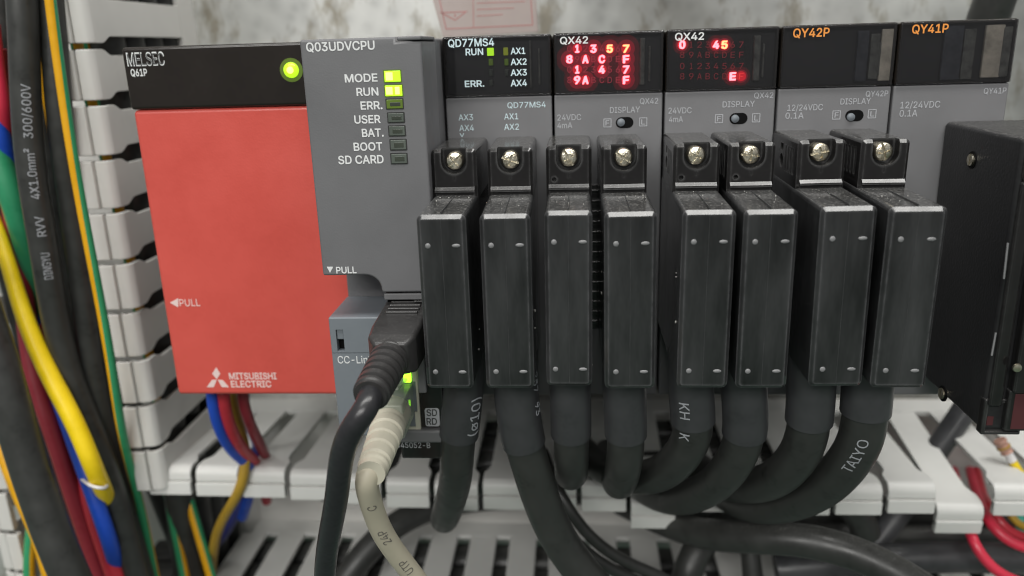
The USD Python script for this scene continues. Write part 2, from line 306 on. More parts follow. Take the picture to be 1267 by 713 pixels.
F2 = finger(16.65, 68.0)
def place_fingers(parent, o, A, B, N, positions, mat, bend={}, shape=None):
    for k, s in positions:
        m = shape or F
        if k in bend:
            v = np.array(m.vertices); a = math.radians(bend[k]); w = np.clip((v[:, 0] - 12) / 8, 0, 1)
            x, z = v[:, 0] - 12, v[:, 2]; ang = -a * w
            m = trimesh.Trimesh(np.c_[12 + x * np.cos(ang) - z * np.sin(ang), v[:, 1], x * np.sin(ang) + z * np.cos(ang)], m.faces, process=False)
        else:
            a = math.radians(rng.uniform(-.8, .8)); v = np.array(m.vertices); m = trimesh.Trimesh(np.c_[v[:, 0], v[:, 1], v[:, 2] + (v[:, 0] - 12) * math.sin(a)], m.faces, process=False)
        obj('duct_finger', frame(m, np.asarray(o) + np.asarray(B) * s, A, B, N), mat, parent, 35)

d1 = thing('wire_duct', 'upright grey slotted wire duct left of the red module', 'wire duct', (-138, PY, -330))
obj('duct_base', block(-176, DX, PY - 2, PY - .01, -330, 160), DUCT, d1, False)
obj('side_wall', block(DX - 1.7, DX, PY - 12, PY - 2.01, -146.0, 160), DUCT, d1, False)
obj('side_wall', block(-176, -174.3, PY - 12, PY - 2.01, -330, 160), DUCT, d1, False)
place_fingers(d1, (DX, PY, 0), (0, -1, 0), (0, 0, 1), (1, 0, 0), [(k, 9.3 + PITCH * (1 - k)) for k in range(-4, 11)][::-1], DUCT)
place_fingers(d1, (-176, PY, 0), (0, -1, 0), (0, 0, 1), (-1, 0, 0), [(k, 9.3 + PITCH * (1 - k)) for k in range(4, 16)], DUCT)

d2 = thing('wire_duct', 'level grey slotted wire duct running below all the modules', 'wire duct', (0, PY, -173))
obj('duct_base', block(DX + .3, 330, PY - 2, PY - .01, -203, DZ), DUCT, d2, False)
obj('side_wall', block(DX + .3, 330, PY - 12, PY - 2.01, DZ - 1.7, DZ), DUCT_DUSTY, d2, False)
obj('side_wall', block(DX + .3, 330, PY - 12, PY - 2.01, -203, -201.3), DUCT_DUSTY, d2, False)
P2_ = 16.65
place_fingers(d2, (-107.9, PY, DZ), (0, -1, 0), (1, 0, 0), (0, 0, 1), [(k, P2_ * k) for k in range(0, 20)], DUCT_DUSTY, {0: -5.0, 1: -4.6, 2: -4.2, 3: -3.4, 4: -2.0, 10: 8.0, 16: 8.5}, F2)
place_fingers(d2, (-89.5, PY, -203), (0, -1, 0), (1, 0, 0), (0, 0, -1), [(k, P2_ * k) for k in range(-1, 18)], DUCT_DUSTY, {}, F2)

# ------------------------------------------------------------------ red power supply module
ps = thing('power_supply_module', 'red power supply module with black lamp band on top', 'power supply module', (-56, 97, -98))
X0, X1 = -83.8, -28.6
obj('body', rbox(X0 + .6, X1 - .3, 12, 97, -97.6, -.4, .8), GREY, ps)
obj('red_cover', rbox(X0, X1, -.2, 20, -98, -16.0, 1.1), RED, ps)
obj('lamp_band', rbox(X0 - .3, X1, -.7, 20, -15.9, 0, .9), SMOKE, ps)
c = at(360.5, 86.8, -.7)
o = obj('power_lamp', lathe([(0, 2.0), (.4, 1.95), (.9, 1.6), (1.25, 1.0), (1.4, .2)], c, (0, -1, 0)), LED_G, ps)
obj('lamp_core', lathe([(0, .9), (.5, .8), (.75, .3)], c + [.1, -1.1, 0], (0, -1, 0)), LED_HOT, o)
for r_ in (3.0,):
    obj('lamp_halo', front(prism(list(Point(c[0], c[2]).buffer(3.0).exterior.coords)[:-1], .08), -.69), LED_SPILL, ps)  # glow round the lamp, put in as a faintly emissive disc
obj('lettering', lettering('MELSEC', (158.2, 82), (204.5, 80.5), 16, -.7, True), PRINT, ps)
m = lettering('MELSEC', (159.2, 80.9), (203.3, 79.4), 13.6, -.7 - INK); obj('lettering', m, PRINT_DARK, ps, label='dark filling of the outlined letters')
obj('lettering', lettering('Q61P', (162.5, 94.5), (182.7, 94), 8.6, -.7, True), PRINT, ps)
def tri(parent, pts, Y, mat): obj('arrow_mark', front(prism([(at(u, v, Y)[0], at(u, v, Y)[2]) for u, v in pts], INK), Y), mat, parent)
tri(ps, [(210.3, 374.6), (220.6, 369), (220.6, 380.3)], -.2, PRINT_PINK)
obj('lettering', lettering('PULL', (222.7, 379), (248, 378.7), 8.4, -.2), PRINT_PINK, ps)
obj('lettering', lettering('MITSUBISHI', (284, 469.5), (342.5, 469), 7.6, -.2, True), PRINT_PINK, ps)
obj('lettering', lettering('ELECTRIC', (286.3, 479.2), (336, 479), 7.6, -.2, True), PRINT_PINK, ps)
for quad in ([(267.6, 454.5), (272.6, 462.5), (268.3, 469.3), (262.6, 462.5)], [(262.2, 470.2), (268.3, 470.0), (264.6, 479.2), (256.0, 479.2)], [(269.4, 470.0), (275.6, 470.4), (283.5, 479.2), (274.6, 479.2)]):
    obj('emblem_lozenge', front(prism([(at(u, v, -.2)[0], at(u, v, -.2)[2]) for u, v in quad], INK), -.2), PRINT_PINK, ps)

# ------------------------------------------------------------------ processor module
cp = thing('processor_module', 'tall dark grey processor module with seven status lamps', 'processor module', (-14, 97, -98))
LY = -27.3
obj('body', rbox(-28, -.6, -8, 97, -98, -.3, .6), LID, cp)
a = [(-13.9 - 4.1 * math.cos(t), -59 + .2 + 4.2 * math.sin(t)) for t in np.linspace(0, math.pi / 2, 7)]
a = [(-13.7, -59)] + [(-13.9 - 0.0, -58.2)] + [(-17.6 + 3.7 * math.cos(t), -58.1 + 3.5 * math.sin(t)) for t in np.linspace(.15, math.pi / 2, 7)]
ring = [(-28, -.4), (-27.6, 0)] [::-1]
lid = [(-27.6, 0), (-28, -.4), (-28, -54.2), (-27.7, -54.6)] + a[::-1] + [(-1.0, -59), (-.6, -58.6), (-.6, -1.15), (-6.35, -1.15), (-6.35, 0)]
obj('front_lid', plate(lid, LY, -8.01, .55), LID, cp, 35)
obj('top_tab', rbox(-6.1, -.65, LY + .4, -8.02, -.85, .05, .3), LID, cp)
obj('lid_stop', rbox(-13.6, -.65, LY + .8, -8.02, -61.2, -59.5, .35), GREY, cp)
obj('port_recess', block(-13.4, -.8, -24, -8.02, -65.6, -61.4), HOLE, cp, False)
LB = -26.0
obj('lower_block', cut(rbox(-28.2, -7.0, LB, -8.02, -98, -65.7, .45), block(-26.6, -24.7, LB - 1, LB + 2.6, -74.7, -68.9), block(-29, -12, LB - .4, LB + .25, -75.2, -74.95)), SLATE, cp)
obj('slide_switch', rbox(-26.5, -24.8, LB + .4, LB + 2.5, -71.6, -69.0, .2), SLATE, cp)
obj('slide_slot', block(-26.55, -24.75, LB + 2.0, LB + 2.45, -74.6, -71.7), HOLE, cp, False)
obj('side_block', rbox(-13.2, -9.0, LB + .7, -8.03, -65.6, -64.9, .3), SLATE, cp)
for text, p0, p1, cap in (('Q03UDVCPU', (379.3, 63.3), (464, 61.8), 10.6), ('MODE', (427, 101.8), (467.4, 101), 9.6), ('RUN', (441.5, 118.6), (468.5, 118.2), 9.6), ('ERR.', (446.6, 135.5), (473.5, 135.1), 9.6), ('USER', (438.8, 152.7), (471, 152.4), 9.6),
                          ('BAT.', (448.2, 169.3), (475, 169), 9.6), ('BOOT', (438, 186.5), (473.5, 186), 9.6), ('SD CARD', (419, 202.8), (475, 202.2), 9.8), ('PULL', (416.3, 338.2), (441.5, 338), 7.6)):
    obj('lettering', lettering(text, p0, p1, cap, LY, True), PRINT, cp)
tri(cp, [(404.3, 330.2), (412.3, 330.2), (408.4, 337.6)][::-1], LY, PRINT)
obj('lettering', lettering('CC-Link IE', (418.3, 449.6), (475.5, 449.6), 8.8, LB), PRINT, cp)
for k, (u0, u1, v0, v1) in enumerate(((475.2, 496, 88, 101), (476.2, 498, 106, 118.6), (478, 498.7, 123.5, 134), (480, 500, 140.5, 151), (481.3, 501.3, 156.7, 167.6), (483, 502.8, 173.5, 185), (484, 503.8, 190.8, 202))):
    p, q = at(u0, v0, LY), at(u1, v1, LY); x0, x1, z0, z1 = p[0], q[0], q[2], p[2]
    fr = front(prism(rrect(x0 - .25, x1 + .25, z0 - .25, z1 + .25, .2), .05), LY + .0)
    f_ = obj('lamp_frame', fr, FRAME_DARK if k > 1 else LED_SPILL, cp)  # frames of the lit lamps carry painted green spill
    obj('status_lamp', rbox(x0, x1, LY - .22, LY + .1, z0, z1, .12), (LED_G, LED_G, LED_SPILL)[k] if k < 3 else LED_DIM, f_)
    if k < 2:
        xs = ((x0 + .35, x0 + 1.9),) if k == 0 else ((x0 + .2, x0 + 1.7), (x0 + 2.3, x0 + 3.3))
        for xa, xb in xs: obj('lamp_core', rbox(xa, xb, LY - .36, LY - .1, z0 + .35, z1 - .35, .1), LED_HOT, f_)
    else:
        obj('lamp_core', rbox(x0 + .8, x1 - .5, LY - .27, LY - .1, z0 + .5, z1 - .6, .1), LED_OFF, f_)
# network port
obj('port_hollow', block(-13.5, -6.9, LB + 1.0, -8.03, -96.4, -74.0), HOLE, cp, False)
obj('port_frame', cut(rbox(-14.6, -6.7, LB - .5, LB + .9, -97.6, -74.4, .25), block(-13.0, -8.0, LB - 2, LB + 2, -95.2, -76.2), block(-13.4, -7.3, LB - 2, LB + 2, -91.0, -82.6)), IVORY, cp)
p = at(503.5, 467, LB - .8)
obj('port_lamp', rbox(p[0] - .95, p[0] + .95, LB - 1, LB + .6, p[2] - 1.5, p[2] + 1.5, .3), LED_PORT, cp)
p = at(507.5, 497.5, LB + .6)
obj('port_lamp', rbox(p[0] - .5, p[0] + .5, LB, LB + .8, p[2] - 1.1, p[2] + 1.1, .25), LED_PORT, cp)
obj('port_flap', rbox(-6.6, -4.4, LB - 1.6, -8.05, -85.4, -68.5, .45), GREY, cp)
obj('side_panel', rbox(-6.6, -.62, LB + .1, -8.04, -95.6, -61.5, .3), BLACK, cp)
p, q = at(525.3, 505, LB + .1), at(544.5, 527.5, LB + .1)
obj('port_label', front(prism(rrect(p[0], q[0], q[2], p[2], .6), INK), LB + .1), PRINT_DIM, cp)
for t_, b_ in (('SD', 514.7), ('RD', 525.5)): obj('lettering', lettering(t_, (528, b_), (541, b_), 8.0, LB + .1 - INK, True), PRINT_DARK, cp)
obj('bottom_ledge', rbox(-12.4, -.65, LB - 1.2, -8.05, -99.4, -95.8, .7), GREY, cp)
obj('bottom_hook', rbox(-12.4, -.7, LB + .4, 10, -104.6, -99.5, .4), BLACK, cp)
obj('lettering', lettering('545052-B', (491, 554.5), (532.5, 554), 6.6, LB + .4), PRINT_DIM, cp)

# ------------------------------------------------------------------ signal modules
WIN = 15.0
def signal_module(name, label, x, title, title_px, title_mat, small, small_px, label_px=(), bar=None, digits=None, dmat=None, switch=None, group=None, bars=()):
    t = thing(name, label, 'plug-in module', (x + 13.7, 97, -98), group)
    obj('body', rbox(x, x + 27.4, 0, 97, -98, -WIN - .05, .45), GREY, t)
    obj('display_frame', cut(rbox(x - .05, x + 27.45, -.25, 97, -WIN, 0, .6), block(x + .7, x + 26.7, -1, 1.6, -WIN + .6, -.75)), SMOKE, t)
    obj('display_backing', block(x + .7, x + 26.7, 1.3, 1.58, -WIN + .62, -.77), BACKING, t, False)
    if bar:
        p, q = at(bar[0], bar[2], .6), at(bar[1], bar[3], .6)
        obj('clear_bar', rbox(p[0], q[0], .2, 1.28, q[2], p[2], .25), STRIP, t)
        obj('clear_bar', rbox(p[0] + 2.2, p[0] + 2.7, .3, 1.28, q[2] + .8, p[2] - 2.0, .2), STRIP, t)
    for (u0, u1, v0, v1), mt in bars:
        p, q = at(u0, v0, .4), at(u1, v1, .4); obj('reflection_bar', rbox(p[0], q[0], .2, 1.28, q[2], p[2], .3), mt, t)  # reflections in the windows, put in as tinted inner bars
    obj('clear_cover', rbox(x + .15, x + 27.25, -.62, -.27, -WIN + .2, -.2, .15), PANE, t)
    Y = -.63
    obj('lettering', lettering(title, title_px[0], title_px[1], title_px[2], Y, True), title_mat, t)
    obj('lettering', lettering(small, small_px[0], small_px[1], 7, 0), PRINT_DIM if title[:3] != 'QD7' else PRINT_COOL, t)
    for text, p0, p1, cap, where, mt in label_px: obj('lettering', lettering(text, p0, p1, cap, Y if where == 'w' else 0, where == 'w'), mt, t)
    if digits:
        us, vs, lit, half = digits
        many = len(lit) > 8
        spots = [Point(at(us[k], vs[r_], 1.0)[0], at(us[k], vs[r_], 1.0)[2]) for r_, row in enumerate(('01234567', '89ABCDEF', '01234567', '89ABCDEF')) for k, ch in enumerate(row) if (r_, ch) in lit | half]
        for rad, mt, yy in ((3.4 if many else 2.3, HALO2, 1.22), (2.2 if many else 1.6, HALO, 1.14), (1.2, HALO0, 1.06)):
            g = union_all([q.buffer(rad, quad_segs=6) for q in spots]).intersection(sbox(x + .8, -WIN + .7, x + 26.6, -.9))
            for gg in getattr(g, 'geoms', [g]): obj('digit_halo', front(trimesh.creation.extrude_polygon(gg, .05, engine='earcut'), yy), mt, t, False)  # red haze round the lit digits, put in as glowing sheets
        for r_, row in enumerate(('01234567', '89ABCDEF', '01234567', '89ABCDEF')):
            for k, ch in enumerate(row):
                on, lo = (r_, ch) in lit, (r_, ch) in half
                h = 9.0 if on else 7.6; w = 6.9 if on else 5.4
                w = w * .62 if ch == '1' else w
                mt = (DIGIT_HOT if r_ == 0 and ch in '57' else DIGIT) if on else DIGIT_LOW if lo else PRINT_OFF if len(lit) > 8 else PRINT_DEAD
                mm = lettering(ch, (us[k] - w / 2, vs[r_] + h / 2), (us[k] + w / 2, vs[r_] + h / 2), h, .60 if on else .9, on)
                if on:
                    vv = np.array(mm.vertices); mm = join(*[trimesh.Trimesh(vv + d_, mm.faces, process=False) for d_ in ((0, 0, 0), (.12, -.02, .05), (-.12, -.03, -.05), (.03, -.04, -.1))])
                obj('digit', mm, mt, t)
    if switch:
        (su, sv), (fu, fv), (lu, lv), (du0, du1, dv), kn = switch
        c = at(su, sv, 0); w, h = 2.25, 1.4
        slot = [(c[0] + s * (w - h) + h * math.cos(a), c[2] + h * math.sin(a)) for s, a0 in ((1, -90), (-1, 90)) for a in np.radians(np.linspace(a0, a0 + 180, 9))]
        sl = obj('switch_slot', front(prism(slot, .05), 0), HOLE, t)
        kc = at(*kn, 0); obj('switch_knob', lathe([(0, 1.0), (.5, .95), (.75, .5)], kc, (0, -1, 0)), SLATE, sl)
        for (u, v), ch in (((fu, fv), 'F'), ((lu, lv), 'L')):
            c = at(u, v, 0); sq = Polygon(rrect(c[0] - 1.0, c[0] + 1.0, c[2] - 1.1, c[2] + 1.1, .1)); o = front(trimesh.creation.extrude_polygon(sq.difference(sq.buffer(-.17)), INK, engine='earcut'), 0)
            obj('letter_box', o, PRINT_DIM, t); obj('lettering', lettering(ch, (u - 2.4, v + 3.2), (u + 2.4, v + 3.2), 6.4, 0), PRINT_DIM, t)
        obj('lettering', lettering('DISPLAY', (du0, dv), (du1, dv - .9), 7.2, 0), PRINT_DIM, t)
    return t
GR = 'plug-in modules right of the processor'
md = signal_module('positioning_module', 'grey module with green RUN lamp and AX1 to AX4 in its window', 0, 'QD77MS4', ((554.5, 57.9), (611.5, 57.2), 9.2), PRINT_COOL, 'QD77MS4', ((628, 134), (675.3, 132.7)),
    [('RUN', (576.3, 68.4), (598, 68), 8, 'w', PRINT_COOL), ('ERR.', (575.3, 107.6), (599.3, 107.3), 7.6, 'w', PRINT_COOL), ('AX1', (632, 67), (650, 66.8), 7.6, 'w', PRINT_COOL), ('AX2', (632, 80.4), (651.7, 80.2), 7.6, 'w', PRINT_COOL), ('AX3', (632, 93.7), (652, 93.4), 7.6, 'w', PRINT_COOL), ('AX4', (632, 106.7), (652, 106.4), 7.6, 'w', PRINT_COOL),
     ('AX3', (567.6, 149), (585.4, 149), 7.4, 'b', PRINT_COOL), ('AX1', (624, 148), (641.3, 147.6), 7.4, 'b', PRINT_COOL), ('AX4', (568.6, 162.2), (586.4, 162), 7.4, 'b', PRINT_COOL), ('AX2', (624, 160.9), (642, 160.6), 7.4, 'b', PRINT_COOL), ('v', (569, 169.5), (574.5, 169.5), 6, 'b', PRINT_COOL)], (654.6, 658.6, 50, 109), group=GR)
for (u0, u1, v0, v1), mt in (((602.5, 611, 59.5, 69), LED_G), ((604.5, 610, 73, 81), LED_SPILL), ((622.7, 628.6, 59, 68.5), LED_HALF), ((624, 629, 73, 81), LED_SPILL), ((604.8, 610, 86, 94), LED_OFF), ((624.5, 629, 86, 94), LED_OFF), ((605, 610, 99, 106), LED_OFF)):
    p, q = at(u0, v0, .6), at(u1, v1, .6); obj('status_lamp', rbox(p[0], q[0], .4, 1.28, q[2], p[2], .15), mt, md)
Q = 'QX42'
signal_module('input_module', 'grey input module with four rows of glowing red digits', 28, Q, ((692.8, 54.8), (727.6, 53.7), 8.6), PRINT, Q, ((791.7, 129), (814.2, 128.2)), [('24VDC', (689.7, 149.1), (719, 148.7), 7.2, 'b', PRINT_DIM), ('4mA', (689.7, 158.9), (708, 158.6), 7, 'b', PRINT_DIM)], (792, 797.4, 47, 105),
    ([704.6, 714.2, 724.3, 734.3, 744.6, 754.5, 764.6, 774.6], [60.3, 73.2, 86.1, 99], {(0, '1'), (0, '3'), (0, '5'), (0, '7'), (1, '8'), (1, 'A'), (1, 'C'), (1, 'F'), (2, '1'), (2, '4'), (2, '7'), (3, '9'), (3, 'A'), (3, 'F')}, set()), None, ((772.8, 151.8), (751.6, 152.3), (795.8, 151), (754.7, 791.7, 140), (768.3, 151.6)), GR)
signal_module('input_module', 'grey input module with few red digits lit in its window', 56, Q, ((835, 50), (871, 49.4), 9), PRINT, Q, ((933, 122), (956.5, 121.3)), [('24VDC', (827, 140.7), (855.5, 140.2), 7.2, 'b', PRINT_DIM), ('4mA', (827.6, 151.5), (844.8, 151), 7, 'b', PRINT_DIM)], (933.4, 938.8, 44, 100),
    ([844, 855.2, 865.4, 875.5, 885.8, 896.3, 906.4, 917], [55.4, 68, 81.9, 94.5], {(0, '0'), (0, '4'), (0, '5'), (3, 'E')}, {(3, 'F')}), None, ((913.7, 146.8), (889.6, 147), (935.5, 146), (894, 933.6, 133), (909.3, 147)), GR)
O1, O2 = 'QY42P', 'QY41P'
signal_module('output_module', 'grey output module with dark window and switch, orange lettering, left of two', 84, O1, ((981, 46.2), (1026, 45.2), 10.4), PRINT_ORANGE, O1, ((1070.9, 120), (1098.5, 119)), [('12/24VDC', (974, 137.2), (1017.7, 136.6), 7.4, 'b', PRINT_DIM), ('0.1A', (971.6, 147.1), (994, 146.7), 7.4, 'b', PRINT_DIM)], (1078, 1084.5, 42, 98), None, None,
    ((1057.1, 143.2), (1034.9, 142.5), (1079, 141), (1039.6, 1077, 129.5), (1052.4, 145)), GR, (((1092, 1104, 36, 100), PALE_REFLECTION), ((1062, 1071, 38, 101), BLUE_BAR)))
signal_module('output_module', 'grey output module with dark window and no switch, rightmost of row', 112, O2, ((1128, 41.4), (1173, 40.3), 10.4), PRINT_ORANGE, O2, ((1216.8, 116.4), (1244.5, 115.6)), [('12/24VDC', (1113.5, 134), (1162.6, 133.5), 8, 'b', PRINT_DIM), ('0.1A', (1112.6, 144.5), (1134.6, 144.1), 8, 'b', PRINT_DIM)], (1194, 1201, 36, 98), group=GR, bars=(((1221, 1236, 31, 96), PALE_REFLECTION), ((1170, 1186, 32, 99), BLUE_BAR), ((1241, 1246, 33, 95), STRIP)))
# small row of contacts on the first input module, between its two plugs
ct = [rbox(37.3, 39.0, -1.2, -.02, z, z + .7, .2) for z in np.linspace(-40, -76, 14)]
obj('contact_row', join(rbox(36.6, 39.8, -.6, -.02, -78, -38, .2), *ct), BLACK, '/World/input_module', kind='stuff')

# ------------------------------------------------------------------ eight cable plugs
def cable_plug(k, cx, dy, label, path, sleeve_len, screw_turn, text=None, vents=True, dz=0.0, r_c=5.25):
    t = thing('cable_plug', label, 'cable plug', (cx, 0, -76.5), 'black cable plugs screwed into the modules', ((0, 0, -.9), (.2, 0, .2), (-.2, .2, -.4), (.1, -.3, .3), (0, .3, -.3), (.2, 0, .3), (-.2, -.3, .4), (.1, .4, .2))[k])
    h = (5.3, 5.4, 5.1, 5.5, 5.5, 5.5, 5.7, 5.8)[k]; F0, T0 = -45.0 + dy, -24.0 + dy * .5
    ring = rrect(cx - h, cx + h, -76.4 + dz, -36.6 + dz, 1.25, 5)
    v = front(prism(ring, -2 - F0, .8, 1), -2.0); vv = np.array(v.vertices)
    vv[:, 2] += np.where(vv[:, 2] > -40 + dz, np.clip((vv[:, 1] - F0) / (T0 - F0), 0, 1) * 1.1, 0)
    man = m3.Manifold(m3.Mesh(vv.astype(np.float32), np.asarray(v.faces, np.uint32)))
    hh = obj('housing', man, HOUSING, t, 32)
    for s in (-1, 1):
        for z in (-43.2 + dz, -72.2 + dz):
            x = cx + s * 3.05; w, g = (.62, .62) if s < 0 else (.95, .42)
            obj('moulding_mark', lathe([(0, .6), (.10, .52), (.17, .3), (.2, .05)], (0, 0, 0), (0, -1, 0), 10).apply_transform(np.array([[w / .6, 0, 0, x], [0, 1, 0, F0 + .02], [0, 0, g / .6, z], [0, 0, 0, 1]])), MARK, hh)
    obj('seam_ridge', join(rbox(cx - .06, cx + .06, F0 - .05, F0 + .3, -75.4 + dz, -37.6 + dz, .04, 6), rbox(cx - .09, cx + .09, F0 + .8, T0 - .5, -36.5 + dz, -36.0 + dz, .04, 6)), MARK_DIM, t)
    rr = random.Random(100 + k); fl = []
    for q in range(9):
        sx = rr.choice((-1, 1, 1)); sp = trimesh.creation.icosphere(0, rr.uniform(.10, .22) if q < 4 else rr.uniform(.06, .13)); sp.apply_scale([1, 1, rr.uniform(.7, 2.2)])
        sp.apply_translation((cx + sx * (h + .02), rr.uniform(F0 + 1, T0), rr.uniform(-74, -40)) if q < 4 else (cx + rr.uniform(-4.8, 4.8), rr.uniform(F0 + 2, T0 - 1), -36.0 + dz + .1)); fl.append(sp)
    obj('dust_fleck', join(*fl), W_DUST, t, False, kind='stuff')
    pm = front(prism(rrect(cx - 5.3, cx + 5.3, -76 + dz, -25.3 + dz, 1.0, 4), -.05 - T0, .75, 1), -.05)
    tab = m3.Manifold(m3.Mesh(np.asarray(pm.vertices, np.float32), np.asarray(pm.faces, np.uint32)))
    zc = -28.2 + dz
    tab = cut(tab, cyl((cx, T0 + 3.2, zc), (0, -1, 0), 6, 2.95), block(cx - 2.95, cx + 2.95, T0 - 2, T0 + 3.2, zc, -20), block(cx - .15, cx + .15, T0 - 1, T0 + .25, -32.6 + dz, -30) )
    if vents:
        tab = cut(tab, *[block(cx - 6, cx - 4.2, T0 + 3.5 + 2.2 * i, T0 + 4.7 + 2.2 * i, -33.5 + dz, -27.5 + dz) for i in range(4)], cyl((cx - 6, T0 + 14.4, -31.5 + dz), (1, 0, 0), 1.8, 1.7), block(cx - 6, cx - 4.2, T0 + 13, T0 + 15.8, -29 + dz, -27.3 + dz))
    if k in (2, 4, 5): tab = tab - cyl((cx - 3.4, T0 + 1.5, -33.0 + dz), (0, -1, 0), 4, .55, 12)
    tb = obj('screw_tab', tab, BLACK, t, 32)
    tri_ = [(T0 + .3, -34.0 + dz), (T0 - .05, -34.15 + dz), (T0 - .75, -34.85 + dz), (T0 - .8, -35.3 + dz), (T0 + .3, -35.6 + dz)]
    obj('tab_ridge', frame(prism(tri_, 9.4, 0), (cx - 4.7, 0, 0), (0, 1, 0), (0, 0, 1), (1, 0, 0)), BLACK, tb, 20)
    y0 = T0 + 3.15
    sc = lathe([(0, 2.12), (1.5, 2.12), (1.85, 2.0), (2.08, 1.65), (2.2, .9), (2.22, .1)], (cx, y0, zc), (0, -1, 0), 28)
    man = m3.Manifold(m3.Mesh(np.asarray(sc.vertices, np.float32), np.asarray(sc.faces, np.uint32)))
    if man.is_empty(): man = cyl((cx, y0, zc), (0, -1, 0), 2.3, 2.15)
    for w_, l_, ex in ((.52, 5, 0), (.5, 2.6, 90)):
        bx = block(-l_ / 2, l_ / 2, y0 - 3, y0 - 1.35, -w_ / 2, w_ / 2).rotate([0, screw_turn + ex, 0]).translate([cx, 0, zc]); man = man - bx
    obj('screw', man, NICKEL, t)
    p = spline(path, 1.6); s = np.r_[0, np.cumsum(np.linalg.norm(np.diff(p, axis=0), axis=1))]
    obj('cable', tube(p, r_c, 28), CABLE, t, 50)
    ps_ = np.stack([np.interp(np.linspace(0, sleeve_len, 16), s, p[:, q]) for q in range(3)], 1)
    rs = np.full(16, r_c + .6)
    sv = obj('sleeve', tube(ps_, rs, 28), SLEEVE, t, 50)
    for tx in (text or []):
        obj('lettering', wrap_text(tx[0], p, tx[1], tx[2], (r_c + .62) if tx[5] else r_c + .02, tx[3], tx[4], 1.0), PRINT_CABLE, t)
CY = -28.0
def go(cx, *pts): return [(cx, CY, -73), (cx, CY, -82)] + [tuple(at(*p)) if len(p) == 3 else tuple(p[1]) for p in pts]
plugs = [
 (5.2, -.5, 'cable plug beside the processor, first in the row from the left', go(5.6, (569, 545, -27), (565, 592, -20), (553, 634, -2), (548, 642, 20), (548, 628, 50)), 24, -40, [('(ø10)', 0, 3.2, 0.82, True, True)]),
 (17.9, 0, 'cable plug whose cable swings down right in front of the duct', go(17.9, (644, 530, -27), (655, 573, -25), (676, 636, -22), (702, 684, -20), (742, 733, -18), (800, 790, -16)), 26.5, 20, [('257   93', 5.5, 2.2, 1.05, False, True)]),
 (31.6, .6, 'cable plug on the module of glowing digits, left of its pair', go(31.6, (708, 545, -26), (708, 578, -19), (707, 586, -4), (706, 570, 20), (705, 540, 55)), 24, 60, None),
 (44.4, -.4, 'cable plug on the module of glowing digits, right of its pair', go(44.4, (773, 545, -26), (769, 582, -20), (765, 597, -6), (760, 588, 15), (752, 560, 50)), 24, 35, None),
 (60.7, -.2, 'cable plug fifth from the left, two white letters up its cable sleeve', go(60.7, (858, 530, -26), (847, 560, -22), (820, 585, -12), (780, 590, 4), (740, 575, 22), (715, 550, 45)), 20, -65, [('KH    K', 12, 2.5, -.35, False, True)]),
 (73.0, 0, 'cable plug third from the right, on the second red-digit module', go(73.0, (921, 530, -26), (908, 570, -22), (880, 602, -12), (840, 617, 2), (800, 606, 22), (770, 580, 45)), 24, 5, None),
 (88.9, .3, 'cable plug with vented side, left of the rightmost plug', go(88.9, (998, 530, -26), (985, 565, -22), (955, 593, -12), (918, 600, 2), (880, 590, 24), (850, 565, 48)), 20, -12, None),
 (102.2, 0, 'rightmost cable plug, white word along its curving cable', go(102.2, (1068, 530, -27), (1056, 562, -24), (1026, 598, -16), (980, 622, -4), (930, 625, 12), (890, 605, 35)), 17, 75, [('TAIYO', 0, 2.9, .18, True, False)]),
]
for k, (cx, dy, label, path, sl, st, tx) in enumerate(plugs):
    p = spline(path, 1.6); L = np.linalg.norm(np.diff(p, axis=0), axis=1).sum()
    if k == 0: tx = [('(ø10)', L - 21.5, 3.0, -.80, True, True)]
    if k == 7: tx = [('TAIYO', L - 32.0, 2.45, -.12, True, False)]
    cable_plug(k, cx, dy, label, path, sl, st, tx, r_c=(4.4, 5.0, 4.5, 4.7, 4.9, 4.9, 5.1, 5.3)[k])

# ------------------------------------------------------------------ terminal converter at the right
tc = thing('terminal_unit', 'large black terminal unit plugged in at the right edge', 'terminal unit', (138, 0, -90))
BX, BY = 125.0, -37.0
obj('body', rbox(BX, 168, BY, -.05, -90.5, -24, 1.2), BLACK_RIB, tc)
obj('front_rib', rbox(BX + .4, BX + 3.4, BY - 1.4, BY + .1, -84, -33, 1.2), BLACK, tc)
obj('top_cap', rbox(BX + .2, 168, BY - 4.0, BY + .1, -33.5, -24.6, 1.6), SMOKE, tc)
obj('terminal_cover', rbox(BX + 4.2, 168, BY - 3.2, BY + .1, -80, -36, .8), BLACK, tc)
for k in range(4): obj('cover_rib', rbox(BX + 5.2 + 2.4 * k, BX + 6.3 + 2.4 * k, BY - 3.9, BY - 3.1, -62, -40, .3), BLACK, tc)
for (u, v) in ((1203, 198), (1166.5, 487)):
    d = RM.T @ np.array([(u - 633.5) / FPX, 1., -(v - 356.5) / FPX]); q = EYE + d * ((BX - EYE[0]) / d[0])
    s_ = obj('screw_hole', lathe([(-.3, 2.0), (.18, 2.0), (.2, 1.5)], (BX, q[1], q[2]), (-1, 0, 0)), HOLE, tc)
    obj('screw', cut(cyl((BX + .1, q[1], q[2]), (-1, 0, 0), .7, 1.4), block(BX - 1, BX - .35, q[1] - .2, q[1] + .2, q[2] - 2, q[2] + 2)), NICKEL, s_)
p = at(1258, 455, BY - 3.3); obj('screw', lathe([(0, 1.0), (.4, .9), (.5, .3)], p, (0, -1, 0)), NICKEL, tc)
for (u, v0, v1) in ((1247, 301, 345), (1232, 412, 440)):
    a_, b_ = at(u, v0, BY - 3.4), at(u - 5, v1, BY - 3.4); obj('pale_ridge', rod(a_, b_, .2, 8), MARK, tc)  # thin pale rods on the front of the cover
p, q = at(1257, 488, BY - 2), at(1290, 532, BY - 2)
